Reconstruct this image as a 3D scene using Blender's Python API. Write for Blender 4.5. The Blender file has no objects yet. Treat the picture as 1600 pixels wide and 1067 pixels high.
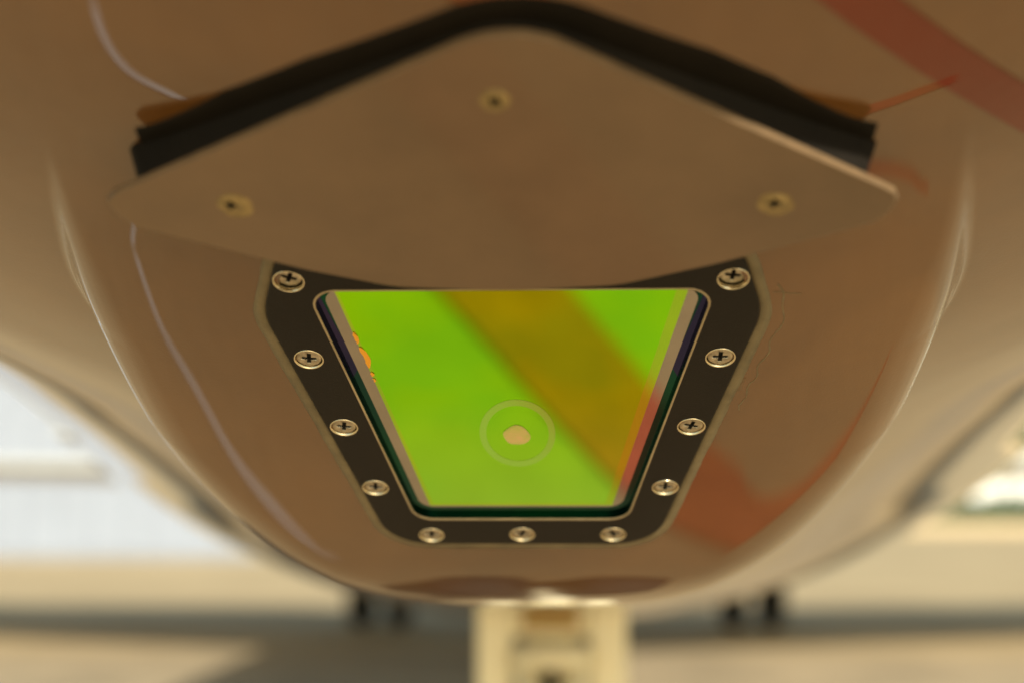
import bpy, bmesh, math, random
import numpy as np
from mathutils import Matrix, Vector
random.seed(4); rng = np.random.default_rng(4)
R = math.radians
sc = bpy.context.scene
col = sc.collection
H0 = 1.15                                    # eye height above the apron, metres

# ---------------------------------------------------------------- camera
cam = bpy.data.cameras.new('camera'); camo = bpy.data.objects.new('camera', cam); col.objects.link(camo)
cam.sensor_width = 36; cam.lens = 50; cam.clip_start = .01; cam.clip_end = 3000
camo.location = (.0134, 0, H0)
camo.rotation_euler = (R(90) + math.atan(281.5/2222.2), 0, math.atan(80/2222.2))
cam.dof.use_dof = True; cam.dof.focus_distance = .366; cam.dof.aperture_fstop = 6.0; cam.dof.aperture_blades = 9
sc.camera = camo

# ---------------------------------------------------------------- sky, sun, exposure
SUN_AZ, SUN_EL = R(163), R(27)               # azimuth clockwise from +Y
sdir = Vector((math.sin(SUN_AZ)*math.cos(SUN_EL), math.cos(SUN_AZ)*math.cos(SUN_EL), math.sin(SUN_EL)))
w = bpy.data.worlds.new('World'); sc.world = w; w.use_nodes = True
nt = w.node_tree; bg = nt.nodes['Background']
sky = nt.nodes.new('ShaderNodeTexSky'); sky.sky_type = 'NISHITA'; sky.sun_disc = False
sky.sun_elevation = SUN_EL; sky.sun_rotation = SUN_AZ; sky.dust_density = .7; sky.air_density = 1.0
wb = nt.nodes.new('ShaderNodeMixRGB'); wb.blend_type = 'MULTIPLY'; wb.inputs[0].default_value = 1; wb.inputs[2].default_value = (1.05, .95, .70, 1)  # warm white balance
nt.links.new(sky.outputs[0], wb.inputs[1]); nt.links.new(wb.outputs[0], bg.inputs[0]); bg.inputs[1].default_value = .14
sl = bpy.data.lights.new('sun', 'SUN'); sl.energy = 5.0; sl.angle = R(.5); sl.color = (1, .92, .74)
so = bpy.data.objects.new('sun', sl); col.objects.link(so); so.location = (3, -3, 8)
so.rotation_euler = (-sdir).to_track_quat('-Z', 'Y').to_euler()
sc.view_settings.view_transform = 'Standard'; sc.view_settings.look = 'None'
sc.view_settings.exposure = 0.56; sc.view_settings.gamma = 1

# ---------------------------------------------------------------- materials
def nodes(name):
    m = bpy.data.materials.new(name); m.use_nodes = True
    return m, m.node_tree, m.node_tree.nodes['Principled BSDF']
def mat(name, c, rough=.5, metal=0, coat=0, noise=0, nscale=20, bump=0, bscale=200, c2=None, spec=None, cior=1.5, stretch=None):
    m, t, b = nodes(name)
    b.inputs['Roughness'].default_value = rough; b.inputs['Metallic'].default_value = metal
    b.inputs['Coat Weight'].default_value = coat; b.inputs['Coat Roughness'].default_value = .02
    b.inputs['Coat IOR'].default_value = cior
    if spec is not None: b.inputs['Specular IOR Level'].default_value = spec
    b.inputs['Base Color'].default_value = (*c, 1)
    tc = t.nodes.new('ShaderNodeTexCoord'); mp = t.nodes.new('ShaderNodeMapping')
    t.links.new(tc.outputs['Object'], mp.inputs[0])
    if stretch: mp.inputs['Scale'].default_value = stretch
    if noise:
        n = t.nodes.new('ShaderNodeTexNoise'); n.inputs['Scale'].default_value = nscale
        n.inputs['Detail'].default_value = 6; n.inputs['Roughness'].default_value = .6
        r = t.nodes.new('ShaderNodeValToRGB'); r.color_ramp.elements[0].position = .3; r.color_ramp.elements[1].position = .7
        a = c2 or tuple(x*(1-noise) for x in c); d = c if c2 else tuple(min(1, x*(1+noise)) for x in c)
        r.color_ramp.elements[0].color = (*a, 1); r.color_ramp.elements[1].color = (*d, 1)
        t.links.new(mp.outputs[0], n.inputs[0]); t.links.new(n.outputs[0], r.inputs[0]); t.links.new(r.outputs[0], b.inputs['Base Color'])
    if bump:
        n = t.nodes.new('ShaderNodeTexNoise'); n.inputs['Scale'].default_value = bscale; n.inputs['Detail'].default_value = 3
        bp = t.nodes.new('ShaderNodeBump'); bp.inputs['Strength'].default_value = bump; bp.inputs['Distance'].default_value = .0002
        t.links.new(mp.outputs[0], n.inputs[0]); t.links.new(n.outputs[0], bp.inputs['Height']); t.links.new(bp.outputs[0], b.inputs['Normal'])
    return m

M = {}
M['paint'] = mat('glossy_beige_paint', (.132, .055, .012), .32, 0, 1.0, .22, 11, .3, 1500, cior=1.8, spec=.06)
M['stripe'] = mat('red_stripe_gloss', (.15, .022, .004), .32, 0, 1.0, .1, 14, .3, 1500, cior=1.5, spec=.06)
t_ = M['paint'].node_tree; b_ = t_.nodes['Principled BSDF']
n_ = t_.nodes.new('ShaderNodeTexNoise'); n_.inputs['Scale'].default_value = 34; n_.inputs['Detail'].default_value = 3
m_ = t_.nodes.new('ShaderNodeMapping'); m_.inputs['Scale'].default_value = (2.2, .5, 1)
k_ = t_.nodes.new('ShaderNodeBump'); k_.inputs['Strength'].default_value = .05; k_.inputs['Distance'].default_value = .00022
c_ = t_.nodes.new('ShaderNodeTexCoord')
t_.links.new(c_.outputs['Object'], m_.inputs[0]); t_.links.new(m_.outputs[0], n_.inputs[0]); t_.links.new(n_.outputs[0], k_.inputs['Height']); t_.links.new(k_.outputs[0], b_.inputs['Coat Normal'])
M['plate'] = mat('satin_plate_paint', (.160, .100, .056), .34, 0, .18, .14, 30, .4, 900)
M['edge'] = mat('worn_plate_edge', (.15, .095, .048), .5, 0, .1, .2, 200)
M['white'] = mat('white_gear_paint', (.94, .85, .60), .4, 0, .3, .08, 6)
M['wing'] = mat('white_wing_paint', (.66, .68, .68), .35, 0, .3, .04, 3)
M['dark'] = mat('black_anodised_metal', (.006, .0045, .003), .5, 0, .0, .25, 60, .5, 2500, spec=.28)
M['spacer_shade'] = mat('black_gasket_and_shade', (.007, .005, .003), .7, 0, 0, .3, 40, spec=.15)  # gasket colour with its wall's shade put in; also colours the shade skirt
M['sealant'] = mat('olive_sealant', (.17, .135, .075), .5, 0, 0, .25, 120, .8, 900)
M['bead'] = mat('beige_bead', (.42, .33, .21), .4, .3, 0, .2, 90, .4, 800)
M['screw'] = mat('brass_plated_steel', (.46, .42, .33), .34, 1.0, 0, .5, 500, .8, 2500)
M['rim'] = mat('bright_brass_rim', (.80, .70, .50), .22, 1.0, 0, .15, 500)
M['recess'] = mat('dark_recess', (.012, .010, .008), .8)
M['primer'] = mat('worn_primer', (.25, .175, .07), .5, 0, 0, .45, 300, .8, 900)
M['bright'] = mat('white_building_paint', (.82, .82, .80), .5, 0, 0, .04, 1)
M['tyre'] = mat('tyre_rubber', (.02, .019, .018), .8, 0, 0, .3, 8)
M['amber'] = mat('amber_placard', (.42, .24, .04), .5)
M['metal'] = mat('bare_metal', (.5, .47, .42), .35, 1.0)
M['hang'] = mat('pale_hangar_cladding', (.25, .285, .36), .6, 0, 0, .05, .4)
M['hangline'] = mat('beige_hangar_trim', (.20, .20, .19), .6)
M['redline'] = mat('red_apron_paint', (.52, .13, .065), .7, 0, 0, .15, 12)
M['greyline'] = mat('white_apron_paint', (.85, .84, .83), .7, 0, 0, .08, 12)
M['asphalt'] = mat('worn_grey_concrete', (.36, .285, .185), .85, 0, 0, .25, 1.3)
M['wall'] = mat('tan_concrete_wall', (.45, .36, .23), .8, 0, 0, .1, 1)
M['chip'] = mat('orange_delamination', (.95, .42, .01), .35, 0, .3)
M['glint'] = mat('painted_lens_glint', (.92, .80, .42), .3, .8, 0, .3, 200, c2=(.62, .86, .2))

# coated infrared window: thin-film mirror, green with slow hue drift
def film(name, c, c2, rough, fade=0.0):
    m, t, b = nodes(name)
    b.inputs['Metallic'].default_value = 1; b.inputs['Roughness'].default_value = rough
    tc = t.nodes.new('ShaderNodeTexCoord'); n = t.nodes.new('ShaderNodeTexNoise'); n.inputs['Scale'].default_value = 28
    n.inputs['Detail'].default_value = 2
    sx = t.nodes.new('ShaderNodeSeparateXYZ'); mr = t.nodes.new('ShaderNodeMapRange'); ad = t.nodes.new('ShaderNodeMixRGB')
    mr.inputs['From Min'].default_value = H0+.032; mr.inputs['From Max'].default_value = H0+.000; mr.inputs['To Max'].default_value = fade
    ad.inputs[2].default_value = (.42, .88, .10, 1)
    t.links.new(tc.outputs['Object'], sx.inputs[0]); t.links.new(sx.outputs[2], mr.inputs['Value']); t.links.new(mr.outputs[0], ad.inputs[0])
    r = t.nodes.new('ShaderNodeValToRGB'); r.color_ramp.elements[0].position = .36; r.color_ramp.elements[1].position = .62
    r.color_ramp.elements[0].color = (*c2, 1); r.color_ramp.elements[1].color = (*c, 1)
    t.links.new(tc.outputs['Object'], n.inputs[0]); t.links.new(n.outputs[0], r.inputs[0]); t.links.new(r.outputs[0], ad.inputs[1]); t.links.new(ad.outputs[0], b.inputs['Base Color'])
    return m
M['film'] = film('green_window_coating', (.39, 1.0, .0), (.30, .95, .01), .03, .75)
M['film_edge'] = film('yellow_green_coating_edge', (.50, .85, .04), (.42, .80, .05), .05)
M['margin'] = mat('clear_glass_margin', (.42, .37, .33), .04, 1.0, 0, .08, 60)
M['bevel'] = film('dark_green_glass_bevel', (.010, .085, .050), (.010, .06, .055), .06)
M['bevel_blue'] = film('indigo_glass_bevel', (.045, .035, .11), (.03, .03, .10), .06)
M['ringm2'] = mat('soft_yellow_reflex', (.42, .96, .08), .2, 1.0)
M['ringm'] = mat('pale_green_ring', (.46, .97, .15), .12, 1.0)

# ground
def ground_mat():
    m, t, b = nodes('sunlit_concrete'); b.inputs['Roughness'].default_value = .85
    tc = t.nodes.new('ShaderNodeTexCoord')
    n1 = t.nodes.new('ShaderNodeTexNoise'); n1.inputs['Scale'].default_value = .35; n1.inputs['Detail'].default_value = 8
    n2 = t.nodes.new('ShaderNodeTexNoise'); n2.inputs['Scale'].default_value = 18; n2.inputs['Detail'].default_value = 8
    for n in (n1, n2): t.links.new(tc.outputs['Object'], n.inputs[0])
    r = t.nodes.new('ShaderNodeValToRGB'); r.color_ramp.elements[0].position = .35; r.color_ramp.elements[1].position = .65
    r.color_ramp.elements[0].color = (.44, .33, .18, 1); r.color_ramp.elements[1].color = (.57, .435, .245, 1)
    t.links.new(n1.outputs[0], r.inputs[0])
    mx = t.nodes.new('ShaderNodeMixRGB'); mx.blend_type = 'MULTIPLY'; mx.inputs[0].default_value = .25
    t.links.new(r.outputs[0], mx.inputs[1]); t.links.new(n2.outputs[0], mx.inputs[2]); t.links.new(mx.outputs[0], b.inputs['Base Color'])
    return m
M['ground'] = ground_mat()
def leaf_mat():
    return mat('hedge_leaves', (.028, .052, .014), .7, 0, 0, .5, 1.2)
M['leaf'] = leaf_mat()

# ---------------------------------------------------------------- helpers
def link(name, me, m, parent=None, smooth=True):
    o = bpy.data.objects.new(name, me); col.objects.link(o)
    if m is not None and not me.materials: me.materials.append(m)
    if smooth:
        me.polygons.foreach_set('use_smooth', [True]*len(me.polygons))
    if parent is not None:
        o.parent = parent
        if parent.type == 'EMPTY': o.matrix_parent_inverse = Matrix.Translation(-Vector(parent.location))
    return o
def bmo(name, bm, m, parent=None, smooth=False, recalc=True):
    if recalc: bmesh.ops.recalc_face_normals(bm, faces=bm.faces[:])
    me = bpy.data.meshes.new(name); bm.to_mesh(me); bm.free()
    o = link(name, me, m, parent, smooth)
    return o
def tag(o, label=None, cat=None, group=None, kind=None):
    for k, v in (('label', label), ('category', cat), ('group', group), ('kind', kind)):
        if v: o[k] = v
    return o
def empty(name, loc, *a, **k):
    o = bpy.data.objects.new(name, None); col.objects.link(o); o.location = loc; o.empty_display_size = .2
    return tag(o, *a, **k)
def box(bm, x0, x1, y0, y1, z0, z1, bev=0):
    vs = [bm.verts.new((x, y, z)) for x in (x0, x1) for y in (y0, y1) for z in (z0, z1)]
    fs = [(0,1,3,2),(4,6,7,5),(0,4,5,1),(2,3,7,6),(0,2,6,4),(1,5,7,3)]
    ff = [bm.faces.new([vs[i] for i in f]) for f in fs]
    if bev:
        es = list({e for f in ff for e in f.edges})
        bmesh.ops.bevel(bm, geom=es, offset=bev, segments=3, affect='EDGES', profile=.5)
def tube(bm, p, q, r0, r1=None, n=24, caps=True):
    p = Vector(p); q = Vector(q); r1 = r1 or r0
    a = (q-p).normalized(); s = a.orthogonal().normalized(); t = a.cross(s)
    l0 = [bm.verts.new(p + (s*math.cos(k*math.tau/n)+t*math.sin(k*math.tau/n))*r0) for k in range(n)]
    l1 = [bm.verts.new(q + (s*math.cos(k*math.tau/n)+t*math.sin(k*math.tau/n))*r1) for k in range(n)]
    for k in range(n): bm.faces.new((l0[k], l0[(k+1)%n], l1[(k+1)%n], l1[k]))
    if caps: bm.faces.new(l0[::-1]); bm.faces.new(l1)
def lathe_x(bm, prof, c, n=40):
    """rings of (x offset, radius) turned about an axis parallel to X through c; closed profile"""
    rings = []
    for dx, r in prof:
        rings.append([bm.verts.new((c[0]+dx, c[1]+r*math.cos(k*math.tau/n), c[2]+r*math.sin(k*math.tau/n))) for k in range(n)])
    for a, b in zip(rings, rings[1:]+rings[:1]):
        for k in range(n): bm.faces.new((a[k], a[(k+1)%n], b[(k+1)%n], b[k]))

# ---------------------------------------------------------------- body surface (z as height above eye level; H0 is added)
def spline(pts):
    xs = np.array([p[0] for p in pts]); ys = np.array([p[1] for p in pts])
    h = np.diff(xs); d = np.diff(ys)/h                         # monotone cubic (Fritsch-Carlson)
    m = np.zeros(len(xs)); m[0] = d[0]; m[-1] = d[-1]
    for i in range(1, len(xs)-1):
        if d[i-1]*d[i] > 0:
            w1 = 2*h[i]+h[i-1]; w2 = h[i]+2*h[i-1]
            m[i] = (w1+w2)/(w1/d[i-1]+w2/d[i])
    def f(x):
        x = np.clip(np.asarray(x, float), xs[0], xs[-1]); i = np.clip(np.searchsorted(xs, x)-1, 0, len(xs)-2)
        t = (x-xs[i])/h[i]
        return ((2*t**3-3*t**2+1)*ys[i]+(t**3-2*t**2+t)*h[i]*m[i]+(-2*t**3+3*t**2)*ys[i+1]+(t**3-t**2)*h[i]*m[i+1])
    return f
belly = spline([(-.20,.46),(-.19,.40),(-.15,.335),(-.08,.272),(0,.222),(.1,.155),(.2,.110),(.245,.0918),(.28,.0752),(.33,.0590),(.42,.036),(.6,.012),(1.0,-.035),(1.6,-.10),(2.5,-.17),(4,-.18),(17,-.18),(24,.9)])
rad = spline([(-.20,.002),(-.19,.055),(-.15,.12),(-.08,.18),(0,.28),(.1,.40),(.245,.54),(.33,.55),(.42,.56),(.6,.55),(1.0,.64),(1.6,.90),(2.5,1.2),(4,1.25),(17,1.25),(24,.15)])
def fair(f):
    """fair a lengthwise curve: light smoothing at the nose, strong smoothing along the hull"""
    st = .0008; g = np.arange(-.6, 26, st); v = f(g)
    def gs(sig):
        k = np.arange(-int(3*sig/st), int(3*sig/st)+1)*st; w_ = np.exp(-k*k/2/sig/sig); w_ /= w_.sum()
        return np.convolve(np.pad(v, len(k)//2, 'edge'), w_, 'valid')
    a_, b_, c_ = gs(.020), gs(.09), gs(.32)
    s1 = np.clip((g-.42)/.35, 0, 1); s1 = s1*s1*(3-2*s1); s2 = np.clip((g-.9)/.9, 0, 1); s2 = s2*s2*(3-2*s2)
    o_ = a_*(1-s1)+b_*s1; o_ = o_*(1-s2)+c_*s2
    n_ = np.clip((.05-g)/.2, 0, 1); o_ = o_*(1-n_)+v*n_
    return lambda x: np.interp(x, g, o_)
belly = fair(belly); rad = fair(rad)
FO = np.array([0, .33, .0565]); FD = np.array([0, .85783637, -.51392292]); FN = np.array([0, -.51392292, -.85783637])
CX = .001                                                      # symmetry axis of the window
def smin(a, b, k):
    h = np.clip(.5+.5*(b-a)/k, 0, 1); return b*(1-h)+a*h-k*h*(1-h)
def smax(a, b, k): return -smin(-a, -b, k)
keel = spline([(.2,-.036),(.7,-.036),(1.0,-.032),(1.3,.02)])
cw = spline([(.2,.085),(.29,.0985),(.33,.1078),(.365,.1134),(.42,.1156),(.6,.110),(.9,.085),(1.3,.03)])
def face_z(x, y):
    ax = np.abs(x-CX)
    q = np.clip(y-.444, 0, None)
    z = FO[2]+(.33-y)*.5991+np.where(q < .064, q*q*4.68, q*.5991-.01917)
    d = np.clip(ax-.062, 0, None); z = z+d*d*3.6
    return z
def canoe_z(x, y):
    wv = cw(y); q = np.abs(x-CX)/wv; qc = np.minimum(q, .985)
    hh = .119; n = 2.3
    z = keel(y)+hh*(1-(1-qc**n)**(1/n))
    return z+np.clip(q-.985, 0, None)*wv*5
def rad_z(x, y):
    r = rad(y); xx = np.clip(np.abs(x), 0, r*.9999)
    return belly(y)+r-np.sqrt(r*r-xx*xx)

# window outline polygons in the face plane (mm: u across, v down the face), right half then mirrored
def rounded(poly, rr, seg=10):
    """closed outline with each corner replaced by an arc of seg+1 points"""
    out = []; n = len(poly)
    for i in range(n):
        p = Vector(poly[i]).to_2d(); a = Vector(poly[i-1]).to_2d(); b = Vector(poly[(i+1) % n]).to_2d()
        da = (a-p).normalized(); db = (b-p).normalized(); r = rr[i]
        ang = da.angle(db); t = r/math.tan(ang/2)
        t = min(t, (a-p).length*.48, (b-p).length*.48); r = t*math.tan(ang/2)
        c = p+(da+db).normalized()*(r/math.sin(ang/2))
        s = p+da*t-c; e = p+db*t-c; tot = s.angle_signed(e)
        for k in range(seg+1):
            q = s.copy(); q.rotate(Matrix.Rotation(-tot*k/seg, 2)); out.append((c.x+q.x, c.y+q.y))
    return out
def trap(ht, vt, hm, vm, hb, vb, r): # half width at top/mid/bottom
    P = [(-ht, vt), (ht, vt), (hm, vm), (hb, vb), (-hb, vb), (-hm, vm)]
    return rounded(P, r)
def sized(g=0.0):   # the frame outline grown by g
    return trap(53+g*.6, -12-g, 60.4+g, 12, 39.5+g*.7, 122+g, (10, 10, 22, 15+g, 15+g, 22))
FRAME = sized(0); SEAL = sized(3.1); PIT = sized(-2.5)
HOLE = trap(47.8, 3.6, 47.5, 8, 28.5, 107, (5, 5, 30, 7, 7, 30))
def hole(g, r=6): # inner outline grown by g (negative: smaller)
    return rounded([(-47.9-g*1.05, 3.8-g), (47.9+g*1.05, 3.8-g), (30.6+g*.85, 107+g), (-30.6-g*.85, 107+g)], (5.5+g*.5, 5.5+g*.5, r+g, r+g), 14)
def WP(u, v, h=0):
    p = FO+FD*(v/1000)+FN*(h/1000); return Vector((CX+u/1000, p[1], p[2]+H0))
MW = Matrix(((1, 0, 0, CX), (0, FD[1], FN[1], FO[1]), (0, FD[2], FN[2], FO[2]+H0), (0, 0, 0, 1)))  # u, v, h in metres
def MWat(u, v, h=0, rz=0, s=1):
    return MW @ Matrix.Translation((u/1000, v/1000, h/1000)) @ Matrix.Rotation(rz, 4, 'Z') @ Matrix.Diagonal((s, s, s, 1))
def inside(poly, u, v):
    res = np.zeros(u.shape, bool); n = len(poly)
    for i in range(n):
        x0, y0 = poly[i]; x1, y1 = poly[(i+1) % n]
        if y0 == y1: continue
        c = ((y0 > v) != (y1 > v)) & (u < (x1-x0)*(v-y0)/(y1-y0)+x0)
        res ^= c
    return res

def body():
    def seg(*s):
        out = [s[0][0]]
        for a, b, n in s: out += list(np.linspace(a, b, n+1)[1:])
        return np.array(out)
    xs = seg((0, .13, 186), (.13, .16, 14))
    ys = seg((-.2, -.19, 8), (-.19, 0, 30), (0, .22, 44), (.22, .50, 400), (.50, .7, 40), (.7, 1.4, 36), (1.4, 2.6, 24), (2.6, 4, 8), (4, 17, 13), (17, 24, 16))
    no = 90
    s = np.linspace(0, 1, no+1)[1:]
    rows = []
    for y in ys:
        r = float(rad(y)); x0 = min(.16, r*.55); inner = xs/.16*x0
        t0 = math.asin(min(1, x0/r)); th = t0+(math.pi-t0)*s**1.25
        xi = inner; z = belly(y)+r-np.sqrt(np.maximum(r*r-xi*xi, 0))
        X = np.concatenate([xi, r*np.sin(th)]); Z = np.concatenate([z, belly(y)+r-r*np.cos(th)])
        X = np.concatenate([-X[:0:-1], X]); Z = np.concatenate([Z[:0:-1], Z])
        rows.append((X, Z))
    X = np.array([a for a, b in rows]); Z = np.array([b for a, b in rows]); Y = np.repeat(ys[:, None], X.shape[1], 1)
    reg = (np.abs(X) < .2) & (Y > .15) & (Y < 1.4) & (Z < .35)
    zz = smin(Z, smax(face_z(X, Y), canoe_z(X, Y), .012+(.010+.014*np.clip((.40-Y)/.04, 0, 1))*np.clip((np.abs(X)-.06)/.04, 0, 1)), .004+(.001+.009*np.clip((Y-.325)/.05, 0, 1))*np.clip((np.abs(X)-.06)/.03, 0, 1))
    wgt = reg.astype(float)
    Z = Z*(1-wgt)+zz*wgt
    # pocket for the window under its frame
    u = (X-CX)*1000; v = (Y-.33)/FD[1]*1000
    m = inside(PIT, u, v) & reg
    Z[m] += .007
    V = np.stack([X, Y, Z+H0], -1).reshape(-1, 3)
    ny, nx = X.shape
    i = np.arange(ny-1)[:, None]*nx+np.arange(nx-1)[None, :]
    F = np.stack([i, i+nx, i+nx+1, i+1], -1).reshape(-1, 4)
    me = bpy.data.meshes.new('fuselage_skin')
    me.vertices.add(len(V)); me.vertices.foreach_set('co', V.ravel())
    me.loops.add(F.size); me.loops.foreach_set('vertex_index', F.ravel().astype(np.int32))
    me.polygons.add(len(F)); me.polygons.foreach_set('loop_start', np.arange(0, F.size, 4, dtype=np.int32))
    me.update(calc_edges=True); me.validate()
    return me

plane = empty('aircraft', (0, 3, 0), 'glossy beige jet aircraft with a green camera window in the chin under its nose', 'aircraft')
skin = link('fuselage', body(), M['paint'], plane)

def hull_stripe():  # glossy red band laid just off the hull skin
    P = np.array([(-.03, .13, .009), (.02, .195, .009), (.046, .228, .009), (.067, .2490, .0090), (.083, .2640, .0088), (.105, .2840, .0088), (.135, .313, .009), (.20, .37, .010), (.30, .46, .012)])
    t = np.arange(len(P)); tt = np.linspace(0, len(P)-1, 120)
    X_, Y_, W_ = (np.interp(tt, t, P[:, k]) for k in range(3))
    for _ in range(6):
        for A_ in (X_, Y_): A_[1:-1] = (A_[:-2]+A_[1:-1]+A_[2:])/3
    dx, dy = np.gradient(X_), np.gradient(Y_); l = np.hypot(dx, dy); nx, ny = -dy/l, dx/l
    rows = []
    for k in np.linspace(-.5, .5, 9):
        x_, y_ = X_+nx*W_*k, Y_+ny*W_*k
        z_ = smin(rad_z(x_, y_), smax(face_z(x_, y_), canoe_z(x_, y_), .012), .005)
        rows.append([(a_, b_, c_+H0-.00025) for a_, b_, c_ in zip(x_, y_, z_)])
    bm = bmesh.new(); vl = [[bm.verts.new(p) for p in rw] for rw in rows]
    for a_, b_ in zip(vl, vl[1:]):
        for k in range(len(a_)-1): bm.faces.new((a_[k], b_[k], b_[k+1], a_[k+1]))
    bmo('red_stripe', bm, M['stripe'], plane, True)
hull_stripe()
# ---------------------------------------------------------------- window frame, sealant, bead
def ring_mesh(bm, loops, close=False):
    vl = [[bm.verts.new(p) for p in l] for l in loops]; n = len(vl[0])
    pairs = list(zip(vl, vl[1:])) + ([(vl[-1], vl[0])] if close else [])
    for a, b in pairs:
        for k in range(n): bm.faces.new((a[k], a[(k+1) % n], b[(k+1) % n], b[k]))
    return vl
def flat(poly, h): return [WP(u, v, h) for u, v in poly]
def resample(poly, n=220):
    P = np.array(poly+[poly[0]]); d = np.r_[0, np.cumsum(np.hypot(*np.diff(P, axis=0).T))]
    t = np.linspace(0, d[-1], n, endpoint=False); return list(zip(np.interp(t, d, P[:, 0]), np.interp(t, d, P[:, 1])))
def angular(poly, n=240, c=(0, 52)):
    P = np.array(poly)-np.array(c); a = np.unwrap(np.arctan2(P[:, 1], P[:, 0]))
    # intersection of rays from c with the outline
    out = []; L = len(P)
    angs = np.linspace(0, math.tau, n, endpoint=False)
    for t in angs:
        d = np.array((math.cos(t), math.sin(t)))
        best = None
        for i in range(L):
            p, q = P[i], P[(i+1) % L]; e = q-p
            den = d[0]*e[1]-d[1]*e[0]
            if abs(den) < 1e-12: continue
            s = (p[0]*e[1]-p[1]*e[0])/den; k = (p[0]*d[1]-p[1]*d[0])/den
            if s > 0 and -1e-9 <= k <= 1+1e-9: best = s if best is None else max(best, s)
        out.append((c[0]+d[0]*best, c[1]+d[1]*best))
    return out
AF = angular(FRAME, 320); AS = angular(SEAL, 320); AH = {1.1: angular(hole(.9), 320)}
AFc = angular(sized(-.35), 320)
bm = bmesh.new()
# outer wall, chamfer, top face, inner wall, underside
AFr = resample(FRAME, 320)
ring_mesh(bm, [flat(AF, -3.0), flat(AF, .25), flat(AFc, .5), flat(AH[1.1], .5), flat(AH[1.1], -3.0)], close=True)
frame = bmo('window_frame', bm, M['dark'], plane)
tag(frame, 'matt black trapezoid frame with eleven countersunk screws')
SCREWS = [(-52.3, -.3), (-51.8, 29.8), (-46.6, 59.9), (-41.3, 90.1), (-27.2, 116.6), (0, 116.2), (27.2, 116.2), (41.3, 90.1), (46.6, 59.9), (51.8, 29.8), (52.3, -.3)]
cut = bmesh.new()
for u, v in SCREWS: tube(cut, WP(u, v, 2), WP(u, v, -1.9), .00372, n=40)
co = bmo('cutter', cut, M['recess'])
md = frame.modifiers.new('holes', 'BOOLEAN'); md.object = co; md.operation = 'DIFFERENCE'; md.solver = 'EXACT'
bpy.context.view_layer.update()
dg = bpy.context.evaluated_depsgraph_get()
nm = bpy.data.meshes.new_from_object(frame.evaluated_get(dg)); frame.modifiers.clear(); frame.data = nm
bpy.data.objects.remove(co)
bpy.context.view_layer.update()

bm = bmesh.new()
wob = [(.35*math.sin(i*.19)+.25*math.sin(i*.47+1)+.18*math.sin(i*1.3)) for i in range(320)]
S2 = [((u*(1+.004*w_)), (v-52)*(1+.004*w_)+52) for (u, v), w_ in zip(AS, wob)]
AF2 = angular(sized(.1), 320)
ring_mesh(bm, [flat(S2, -.4), flat(S2, .12), flat(angular(sized(1.4), 320), .28), flat(AF2, .12), flat(AF2, -1.5)])
sealant = bmo('sealant_edge', bm, M['sealant'], plane, True)
tag(sealant, 'thin olive sealant line round the black window frame')
bm = bmesh.new()
H2 = angular(hole(.35), 320)
ring_mesh(bm, [flat(AH[1.1], -2.5), flat(AH[1.1], .52), flat(angular(hole(.75), 320), .68), flat(H2, .55), flat(H2, .2)])
bead = bmo('window_bead', bm, M['bead'], plane, True)

def sliver(name, pts, wd, m, parent, h=.07):
    bm = bmesh.new(); a_ = []; c_ = []
    for i_, (u, v) in enumerate(pts):
        p0 = Vector(pts[max(i_-1, 0)]); p1 = Vector(pts[min(i_+1, len(pts)-1)]); d = (p1-p0).normalized(); w_ = wd*random.uniform(.4, 1.1)/2
        uu = np.array([CX+x_/1000 for x_ in (u-d.y*w_, u+d.y*w_)]); yy = np.array([.33+FD[1]*x_/1000 for x_ in (v+d.x*w_, v-d.x*w_)])
        zz = face_z(uu, yy)+H0-h/1000
        a_.append(bm.verts.new((uu[0], yy[0], zz[0]))); c_.append(bm.verts.new((uu[1], yy[1], zz[1])))
    for i_ in range(len(pts)-1): bm.faces.new((a_[i_], c_[i_], c_[i_+1], a_[i_+1]))
    return bmo(name, bm, m, parent)
S3 = angular(sized(6.0), 320)
idx = [i_ % 320 for i_ in range(286, 322)]
sliver('paint_crack', [(S3[i_][0]+.5*math.sin(i_*.9)+random.uniform(-.15, .15), S3[i_][1]) for i_ in idx], .45, M['sealant'], plane)
sliver('paint_crack', [(62+k*.9, 5+k*.12+random.uniform(-.1, .1)) for k in range(9)], .3, M['sealant'], plane)
sliver('paint_chip', [(58.6, 39), (58.4, 40.5), (57.9, 42), (57.6, 43.6), (57.0, 44.8)], 1.5, M['edge'], plane)
sliver('paint_chip', [(-41.2, 117.4), (-40.6, 118.3), (-39.9, 119.0)], .8, M['edge'], plane)
sliver('paint_chip', [(-22+k*1.6, 125.6+random.uniform(-.12, .12)) for k in range(14)], .5, M['edge'], plane)
bm = bmesh.new(); ring_mesh(bm, [flat(H2, .25), flat(H2, -1.62)])
bmo('pane_seat', bm, M['bevel'], plane, True)
# ---------------------------------------------------------------- the pane and its coatings
def sheet(name, poly, h, m, parent, th=.0):
    bm = bmesh.new(); h += .45
    a = [bm.verts.new(p) for p in flat(poly, h)]
    bm.faces.new(a)
    if th:
        b = [bm.verts.new(p) for p in flat(poly, h-th)]; n = len(a)
        bm.faces.new(b[::-1])
        for k in range(n): bm.faces.new((a[k], b[k], b[(k+1) % n], a[(k+1) % n]))
    return bmo(name, bm, m, parent)
pane = sheet('window_pane', hole(.3), -1.6, M['bevel'], plane, 3.0)
tag(pane, 'dark green glass edge of the window pane')
# indigo tint at the two upper bevel ends
for sgn in (-1, 1):
    P = [(-48.2, 6.5), (-46.2, 6.5), (-40.0, 35.5), (-41.9, 40)]
    P = [(sgn*-u, v) for u, v in P]
    sheet('bevel_tint', P, -1.55, M['bevel_blue'], pane, .02)
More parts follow.
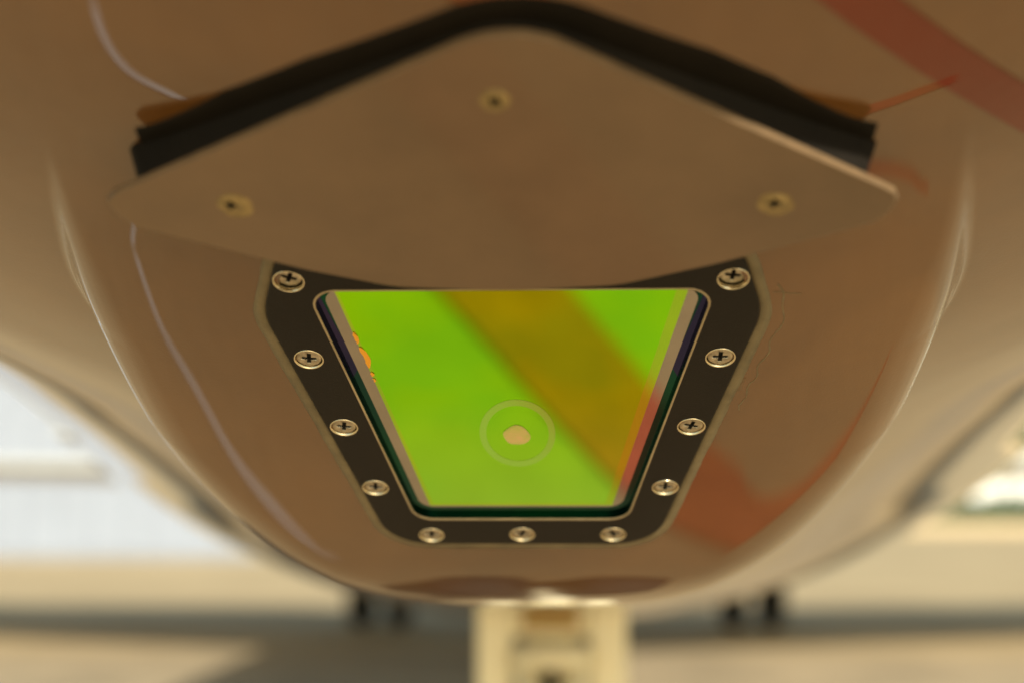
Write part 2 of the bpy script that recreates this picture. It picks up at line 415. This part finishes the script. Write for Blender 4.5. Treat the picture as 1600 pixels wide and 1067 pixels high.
# clear margin strips, coating
mg = rounded([(-45.6, 4.2), (45.6, 4.2), (29.2, 102.8), (-29.2, 102.8)], (4.5, 4.5, 5, 5), 10)
sheet('glass_margin', mg, -1.35, M['margin'], pane, .2)
sheet('coating_edge', [(-42.4, 4.0), (42.4, 4.0), (26.6, 101.8), (-26.6, 101.8)], -1.25, M['film_edge'], pane, .08)
coat = sheet('green_coating', [(-41.6, 4.0), (39.6, 4.0), (24.6, 100.4), (-25.6, 100.4)], -1.15, M['film'], pane, .08)
# faint lens ring, a lens reflection painted as a pale blob and the inner seal line seen in the glass
bm = bmesh.new()
def circ(r, n=64): return [(r*math.cos(k*math.tau/n), 65+r*1.0*1.55*math.sin(k*math.tau/n)) for k in range(n)]
ring_mesh(bm, [flat(circ(10.3), -.67), flat(circ(8.5), -.67)])
bmo('lens_ring', bm, M['ringm'], pane, True)
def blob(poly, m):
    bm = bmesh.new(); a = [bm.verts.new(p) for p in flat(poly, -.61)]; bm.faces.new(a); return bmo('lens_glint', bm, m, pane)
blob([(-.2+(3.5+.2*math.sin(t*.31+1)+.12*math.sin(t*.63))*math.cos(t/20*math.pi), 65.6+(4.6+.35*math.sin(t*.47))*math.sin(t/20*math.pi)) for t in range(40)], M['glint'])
# orange chips where the coating lifts
cnt = 0
for (v0, v1, wd) in ((20.5, 25, .8), (26.5, 35, 1.5), (36.8, 38.6, .7), (39.6, 41.0, .45)):
    def edge(v): return -42.3+(v-4)*(42.4-26.6)/97.8
    pts = []
    nn = 9
    for k in range(nn): v = v0+(v1-v0)*k/(nn-1); pts.append((edge(v)-.15+random.uniform(-.2, .2), v))
    for k in range(nn):
        v = v1-(v1-v0)*k/(nn-1); s = math.sin(math.pi*(k+.6)/(nn+.3))
        pts.append((edge(v)+wd*s*random.uniform(.9, 1.08), v))
    sheet('coating_chip', pts, -1.02, M['chip'], pane, .1)

# ---------------------------------------------------------------- cross-recess screws
def cross_loop(n, arm, wd):
    pts = []
    for k in range(n):
        a = k*math.tau/n; c, s = abs(math.cos(a)), abs(math.sin(a)); big, small = max(c, s), min(c, s)
        r = min(arm/big, (wd/small) if small > 1e-6 else 9)
        r = max(r, wd*1.45*1.0) if False else r
        pts.append((r*math.cos(a), r*math.sin(a)))
    return pts
def screw_mesh():
    bm = bmesh.new(); n = 80; mm = .001
    def c(r, h): return [(r*mm*math.cos(k*math.tau/n), r*mm*math.sin(k*math.tau/n), h*mm) for k in range(n)]
    cr = cross_loop(n, 1.85, .50); cr2 = cross_loop(n, 1.25, .25)
    L = [c(3.12, -1.2), c(3.12, -.1), c(2.95, .05), c(2.3, .10),
         [(x*1.12*mm, y*1.12*mm, .06*mm) for x, y in cr], [(x*mm, y*mm, -.12*mm) for x, y in cr],
         [(x*mm, y*mm, -1.3*mm) for x, y in cr2]]
    vl = ring_mesh(bm, L); bm.faces.new(vl[-1][::-1])
    bmesh.ops.recalc_face_normals(bm, faces=bm.faces[:])
    me = bpy.data.meshes.new('screw'); me.materials.append(M['screw']); me.materials.append(M['recess'])
    for f in bm.faces:
        h = f.calc_center_median().z; f.smooth = False
        if h < -.0002 and math.hypot(f.calc_center_median().x, f.calc_center_median().y) < .0024: f.material_index = 1
    bm.to_mesh(me); bm.free(); return me
def rim_mesh():
    bm = bmesh.new(); n = 64; mm = .001
    def c(r, h): return [(r*mm*math.cos(k*math.tau/n), r*mm*math.sin(k*math.tau/n), h*mm) for k in range(n)]
    ring_mesh(bm, [c(3.80, -.1), c(3.78, .14), c(3.62, .20), c(3.48, .10), c(3.38, -.9)])
    bmesh.ops.recalc_face_normals(bm, faces=bm.faces[:])
    me = bpy.data.meshes.new('screw_rim'); me.materials.append(M['rim']); bm.to_mesh(me); bm.free()
    for p in me.polygons: p.use_smooth = True
    return me
SM, RM = screw_mesh(), rim_mesh()
rots = [.35, .12, .15, .1, .1, .35, -.3, .05, .3, .02, .1]
for i, (u, v) in enumerate(SCREWS):
    s = link('screw', SM, None, frame, False); s.matrix_basis = MWat(u, v, .18 if v > 20 else -.75, rots[i])
    r = link('screw_rim', RM, None, frame, False); r.matrix_basis = MWat(u, v, .55, 0)

# ---------------------------------------------------------------- deflector plate on its gasket block
a = R(26.7); PO = np.array([0, .245, .0868]); PD = np.array([0, math.cos(a), -math.sin(a)]); PN = np.array([0, -math.sin(a), -math.cos(a)])
PC = .0008
def PP(u, v, h=0):
    p = PO+PD*(v/1000)+PN*(h/1000); return Vector((PC+u/1000, p[1], p[2]+H0))
MP = Matrix(((1, 0, 0, PC), (0, PD[1], PN[1], PO[1]), (0, PD[2], PN[2], PO[2]+H0), (0, 0, 0, 1)))
def plate_outline(g=0):
    top = rounded([(-83.3-g, 45.8), (3.7, -2.4-g), (82.4+g, 46.8), (79+g, 55.3+g), (46, 69.6+g), (25, 77.2+g), (0, 79.2+g), (-25, 77.4+g), (-44, 70.8+g), (-79-g, 54.9+g)], (4, 20, 4, 6, 30, 30, 90, 30, 30, 6), 10)
    return top
PL0 = angular(plate_outline(0), 260, (0, 40)); PLi = angular(plate_outline(-.5), 260, (0, 40)); PG = angular(rounded([(-75.5, 42.8), (3.7, -.6), (75, 43.8), (72, 52), (0, 70), (-72, 52)], (3, 19, 3, 8, 200, 8), 12), 260, (0, 40))
bm = bmesh.new()
vl = ring_mesh(bm, [[PP(u, v, -1.6) for u, v in PL0], [PP(u, v, -.5) for u, v in PL0], [PP(u, v, -.15) for u, v in angular(plate_outline(-.15), 260, (0, 40))], [PP(u, v, 0) for u, v in PLi]])
bm.faces.new(vl[-1]); bm.faces.new(vl[0][::-1])
plate = bmo('deflector_plate', bm, M['plate'], plane)
plate.data.materials.append(M['edge'])
for p in plate.data.polygons:
    if abs(p.normal.dot(Vector(PN))) < .97: p.material_index = 1
tag(plate, 'beige kite shaped plate standing off the skin above the window, with three screws')
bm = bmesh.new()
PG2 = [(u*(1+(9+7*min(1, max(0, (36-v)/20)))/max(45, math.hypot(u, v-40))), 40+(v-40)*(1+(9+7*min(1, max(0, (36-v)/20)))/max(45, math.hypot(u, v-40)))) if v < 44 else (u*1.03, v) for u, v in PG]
vl = ring_mesh(bm, [[PP(u, v, -1.58) for u, v in PG], [PP(u, v, -26) for u, v in PG2]])  # wall flared towards the skin to stand in for shade above the plate
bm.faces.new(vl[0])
bmo('gasket_block', bm, M['spacer_shade'], plate)
def skirt():  # black strip laid on the skin as painted shade above the plate
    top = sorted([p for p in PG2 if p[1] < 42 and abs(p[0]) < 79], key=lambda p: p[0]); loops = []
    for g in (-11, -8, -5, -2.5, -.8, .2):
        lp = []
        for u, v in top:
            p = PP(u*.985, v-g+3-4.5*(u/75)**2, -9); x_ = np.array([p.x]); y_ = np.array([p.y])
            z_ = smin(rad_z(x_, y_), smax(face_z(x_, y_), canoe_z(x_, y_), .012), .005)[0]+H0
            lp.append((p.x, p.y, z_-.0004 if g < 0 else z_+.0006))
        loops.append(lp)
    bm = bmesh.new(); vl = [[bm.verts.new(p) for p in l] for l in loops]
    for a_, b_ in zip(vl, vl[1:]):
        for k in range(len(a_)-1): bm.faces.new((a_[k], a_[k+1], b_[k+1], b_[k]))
    bmo('shade_skirt', bm, M['spacer_shade'], plane, True)
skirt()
def psm():
    bm = bmesh.new(); n = 48; mm = .001
    def c(r, h): return [(r*mm*math.cos(k*math.tau/n), r*mm*math.sin(k*math.tau/n), h*mm) for k in range(n)]
    cr = cross_loop(n, 1.15, .42)
    vl = ring_mesh(bm, [c(3.0, -.1), c(2.9, .12), c(2.2, .28), [(x*mm*1.15, y*mm*1.15, .26*mm) for x, y in cr], [(x*mm, y*mm, -1.0*mm) for x, y in cr]])
    bm.faces.new(vl[-1][::-1]); bmesh.ops.recalc_face_normals(bm, faces=bm.faces[:])
    me = bpy.data.meshes.new('plate_screw'); me.materials.append(M['primer']); me.materials.append(M['recess'])
    for f in bm.faces:
        if f.calc_center_median().z < .0001 and f.calc_center_median().xy.length < .002: f.material_index = 1
    bm.to_mesh(me); bm.free(); return me
PS = psm()
cutb = bmesh.new()
PSC = [(0, 17.6, .5), (-56.2, 47.6, .2), (56.2, 48.4, .1)]
for u, v, rz in PSC: tube(cutb, PP(u, v, 1), PP(u, v, -1.3), .0026, n=32)
co = bmo('cutter', cutb, M['recess'])
md = plate.modifiers.new('holes', 'BOOLEAN'); md.object = co; md.solver = 'EXACT'
bpy.context.view_layer.update(); dg = bpy.context.evaluated_depsgraph_get()
nm = bpy.data.meshes.new_from_object(plate.evaluated_get(dg)); plate.modifiers.clear(); plate.data = nm; bpy.data.objects.remove(co)
for u, v, rz in PSC:
    s = link('screw', PS, None, plate, False)
    s.matrix_basis = MP @ Matrix.Translation((u/1000, v/1000, .00004)) @ Matrix.Rotation(rz, 4, 'Z')
    if v > 20:
        bm = bmesh.new(); n = 40; ph = random.uniform(0, 6)
        o_ = []; i_ = []
        for k in range(n):
            t = k*math.tau/n; rr = 3.8+.3*math.sin(2*t+ph)+.12*math.sin(5*t+ph*2)+random.uniform(-.06, .06)
            o_.append(PP(u+(.9 if u < 0 else .3)+rr*math.cos(t), v+.5+rr*.95*math.sin(t), .05)); i_.append(PP(u+2.95*math.cos(t), v+2.95*math.sin(t), .05))
        ring_mesh(bm, [o_, i_]); bmo('worn_patch', bm, M['primer'], plate)

# ---------------------------------------------------------------- nose gear
GY = 1.65
def mk(name, m, parent, build, smooth=False, lab=None):
    bm = bmesh.new(); build(bm); o = bmo(name, bm, m, parent, smooth)
    if lab: o['label'] = lab
    return o
def tyre(b, cx, cy, r, wd):
    prof = []
    for k in range(15):
        t = math.pi*k/14; prof.append((-wd/2*math.cos(t), r*.60+r*.40*math.sin(t)**.5))
    prof.append((wd*.42, r*.52)); prof.append((-wd*.42, r*.52))
    lathe_x(b, prof, (cx, cy, r))
gear = mk('nose_gear', M['white'], plane, lambda b: (tube(b, (0, GY+.03, .25), (0, GY+.03, 1.12), .034, n=32)), True, 'cream painted nose landing gear leg')
for x0, x1 in ((-.085, -.044), (.042, .084)):
    mk('gear_side_brace', M['white'], gear, lambda b: box(b, x0, x1, GY-.02, GY+.02, .50, 1.11, .006))
mk('gear_crossbar', M['white'], gear, lambda b: box(b, -.047, .043, GY-.012, GY+.012, 1.022, 1.09, .004))
mk('gear_placard', M['amber'], gear, lambda b: box(b, -.034, .030, GY-.017, GY-.0125, 1.030, 1.046, .0015))
def link_arm(b):
    for s_ in (-1, 1):
        tube(b, (s_*.008, GY-.03, .86), (s_*.034, GY-.03, .995), .010, n=16)
    tube(b, (-.042, GY-.03, 1.0), (.042, GY-.03, 1.0), .013, n=16); tube(b, (-.02, GY-.03, .86), (.02, GY-.03, .86), .012, n=16)
mk('torque_link', M['white'], gear, link_arm, True)
mk('link_slot', M['tyre'], gear, lambda b: box(b, -.010, .006, GY-.012, GY-.006, .90, .985, .002))
mk('axle', M['metal'], gear, lambda b: tube(b, (-.13, GY-.22, .20), (.13, GY-.22, .20), .018), True)
mk('fork', M['white'], gear, lambda b: tube(b, (0, GY+.03, .5), (0, GY-.22, .20), .028, n=20))
for x in (-.088, .088):
    mk('wheel_rim', M['metal'], gear, lambda b: tube(b, (x-.035, GY-.22, .20), (x+.035, GY-.22, .20), .11, n=32))
    mk('tyre', M['tyre'], gear, lambda b: tyre(b, x, GY-.22, .20, .12), True)
# ---------------------------------------------------------------- main gear
MY = 16.0
for sx, mxx in ((-1, -2.02), (1, 2.08)):
    g = mk('main_gear', M['white'], plane, lambda b: tube(b, (mxx, MY, .42), (mxx-sx*.1, MY, 1.5), .09), True, 'dark twin wheeled main landing gear far behind the nose')
    for dx in (-.21, .21):
        mk('tyre', M['tyre'], g, lambda b: tyre(b, mxx+dx, MY, .43, .27), True)
        mk('wheel_rim', M['metal'], g, lambda b: tube(b, (mxx+dx-.07, MY, .43), (mxx+dx+.07, MY, .43), .225, n=32))
    mk('axle', M['metal'], g, lambda b: tube(b, (mxx-.3, MY, .43), (mxx+.3, MY, .43), .05), True)
# ---------------------------------------------------------------- wings
def wing(b, sx):
    st = [(0.9, 9.9, 6.0, .36, 1.40), (3.0, 10.6, 6.2, .22, 1.48), (6.5, 11.8, 5.2, .15, 1.60), (11.5, 16.6, 1.6, .12, 1.98)]
    n = 20; loops = []
    for x, yl, ch, th, zb in st:
        up = []; lo = []
        for k in range(n+1):
            t = (1-math.cos(math.pi*k/n))/2
            yt = th*(2.97*math.sqrt(t)-1.26*t-3.52*t*t+2.84*t**3-1.015*t**4)/1.0*.5
            up.append((sx*x, yl+t*ch, zb+th*.4+yt)); lo.append((sx*x, yl+t*ch, zb+th*.4-yt*.8))
        loops.append([Vector(p) for p in up+lo[-2:0:-1]])
    vl = ring_mesh(b, loops); b.faces.new(vl[0]); b.faces.new(vl[-1][::-1])
for sx in (-1, 1): mk('wing', M['wing'], plane, lambda b: wing(b, sx), True, 'white low wing' )

# ---------------------------------------------------------------- ground, markings
def quad(name, pts, m, z, **k):
    bm = bmesh.new(); bm.faces.new([bm.verts.new((x, y, z)) for x, y in pts]); return tag(bmo(name, bm, m), **k)
ASPH = 1
quad('ground', [(-2500, -2500), (2500, -2500), (2500, 2500), (-2500, 2500)], M['ground'], 0, kind='structure')
quad('asphalt_strip', [(-60, 9.0), (60, 9.0), (60, 13.2), (-60, 12.4)], M['asphalt'], .004, kind='structure')
def stripe(name, path, m, z):
    """curved painted line through (x, y, width) points"""
    P = []
    for i in range(len(path)-1):
        p0, p1, p2, p3 = (np.array(path[min(max(k, 0), len(path)-1)]) for k in (i-1, i, i+1, i+2))
        for t in np.linspace(0, 1, 9)[:-1]:
            P.append(.5*(2*p1+(p2-p0)*t+(2*p0-5*p1+4*p2-p3)*t*t+(3*p1-p0-3*p2+p3)*t**3))
    P.append(np.array(path[-1])); bm = bmesh.new(); L = []; Q = []
    for i, p in enumerate(P):
        a_ = P[max(i-1, 0)][:2]; b_ = P[min(i+1, len(P)-1)][:2]; d = Vector(b_-a_).normalized(); nn = Vector((-d.y, d.x)); c = Vector(p[:2])
        L.append(bm.verts.new((*(c+nn*p[2]/2), z))); Q.append(bm.verts.new((*(c-nn*p[2]/2), z)))
    for i in range(len(P)-1): bm.faces.new((L[i], Q[i], Q[i+1], L[i+1]))
    return tag(bmo(name, bm, m), kind='structure')
stripe('red_marking', [(-.62, .06, .115), (-.30, .44, .115), (-.058, .735, .115), (.085, .912, .11), (.165, .99, .11), (.25, 1.04, .085), (.36, 1.066, .06), (.5, 1.075, .045), (.66, 1.06, .035), (.80, 1.035, .028)], M['redline'], .004)
stripe('white_marking', [(-.27, 1.095, .010), (-.387, 1.066, .018), (-.548, 1.035, .02), (-.649, .978, .02), (-.735, .94, .018), (-.775, .89, .018), (-.79, .84, .018)], M['greyline'], .004)
stripe('white_marking', [(-.60, .745, .022), (-.625, .69, .022), (-.66, .57, .022)], M['greyline'], .004)

# ---------------------------------------------------------------- hangar, wall, hedge
hg = empty('hangar', (-18, 45, 0), 'pale blue white hangar wall standing on the left beyond the apron', 'building')
mk('wall', M['hang'], hg, lambda b: box(b, -60, -9.6, 45.2, 70, 0, 14))
k = 0
x = -60.0
while x < -9.7:
    mk('cladding_panel', M['hang'], hg, lambda b: box(b, x+.02, x+.98, 45.1, 45.195, .15, 2.5, .02)); 
    mk('cladding_panel', M['hang'], hg, lambda b: box(b, x+.02, x+.98, 45.1, 45.195, 2.85, 14, .02)); x += 1.0
mk('trim', M['hangline'], hg, lambda b: box(b, -60, -9.6, 45.0, 45.19, 2.52, 2.83))
wl = mk('low_wall', M['wall'], None, lambda b: box(b, 15, 140, 148, 148.4, 0, 1.1, .03))
tag(wl, 'low tan concrete wall in front of the dark hedge on the right', 'wall')
def hedge(b):
    for i in range(9000):
        x = random.uniform(15, 140); z = random.uniform(0, 1)**.8*3.9*(1+.08*math.sin(x*.7)+.05*math.sin(x*2.3)); y = 151+random.uniform(-1.2, 1.2)
        s = random.uniform(.18, .42); c = Vector((x, y, z)); n = Vector((random.gauss(0, 1), random.gauss(0, 1), random.gauss(0, 1))).normalized()
        u = n.orthogonal().normalized()*s; v = n.cross(u)
        b.faces.new([b.verts.new(c+p) for p in (-u, v*.6, u, -v*.6)])
    box(b, 15, 140, 150.2, 151.8, 0, 3.3)
hd = mk('hedge', M['leaf'], None, hedge)
tag(hd, 'dark green leafy hedge far off on the right behind the low wall', 'hedge')

tb = empty('terminal_building', (60, 156, 0), 'long low white building with a flat roof behind the hedge on the right', 'building')
mk('wall', M['bright'], tb, lambda b: box(b, 42, 130, 156, 175, 0, 6.4))
mk('roof', M['bright'], tb, lambda b: box(b, 41, 131, 155.2, 176, 6.4, 7.0, .05))
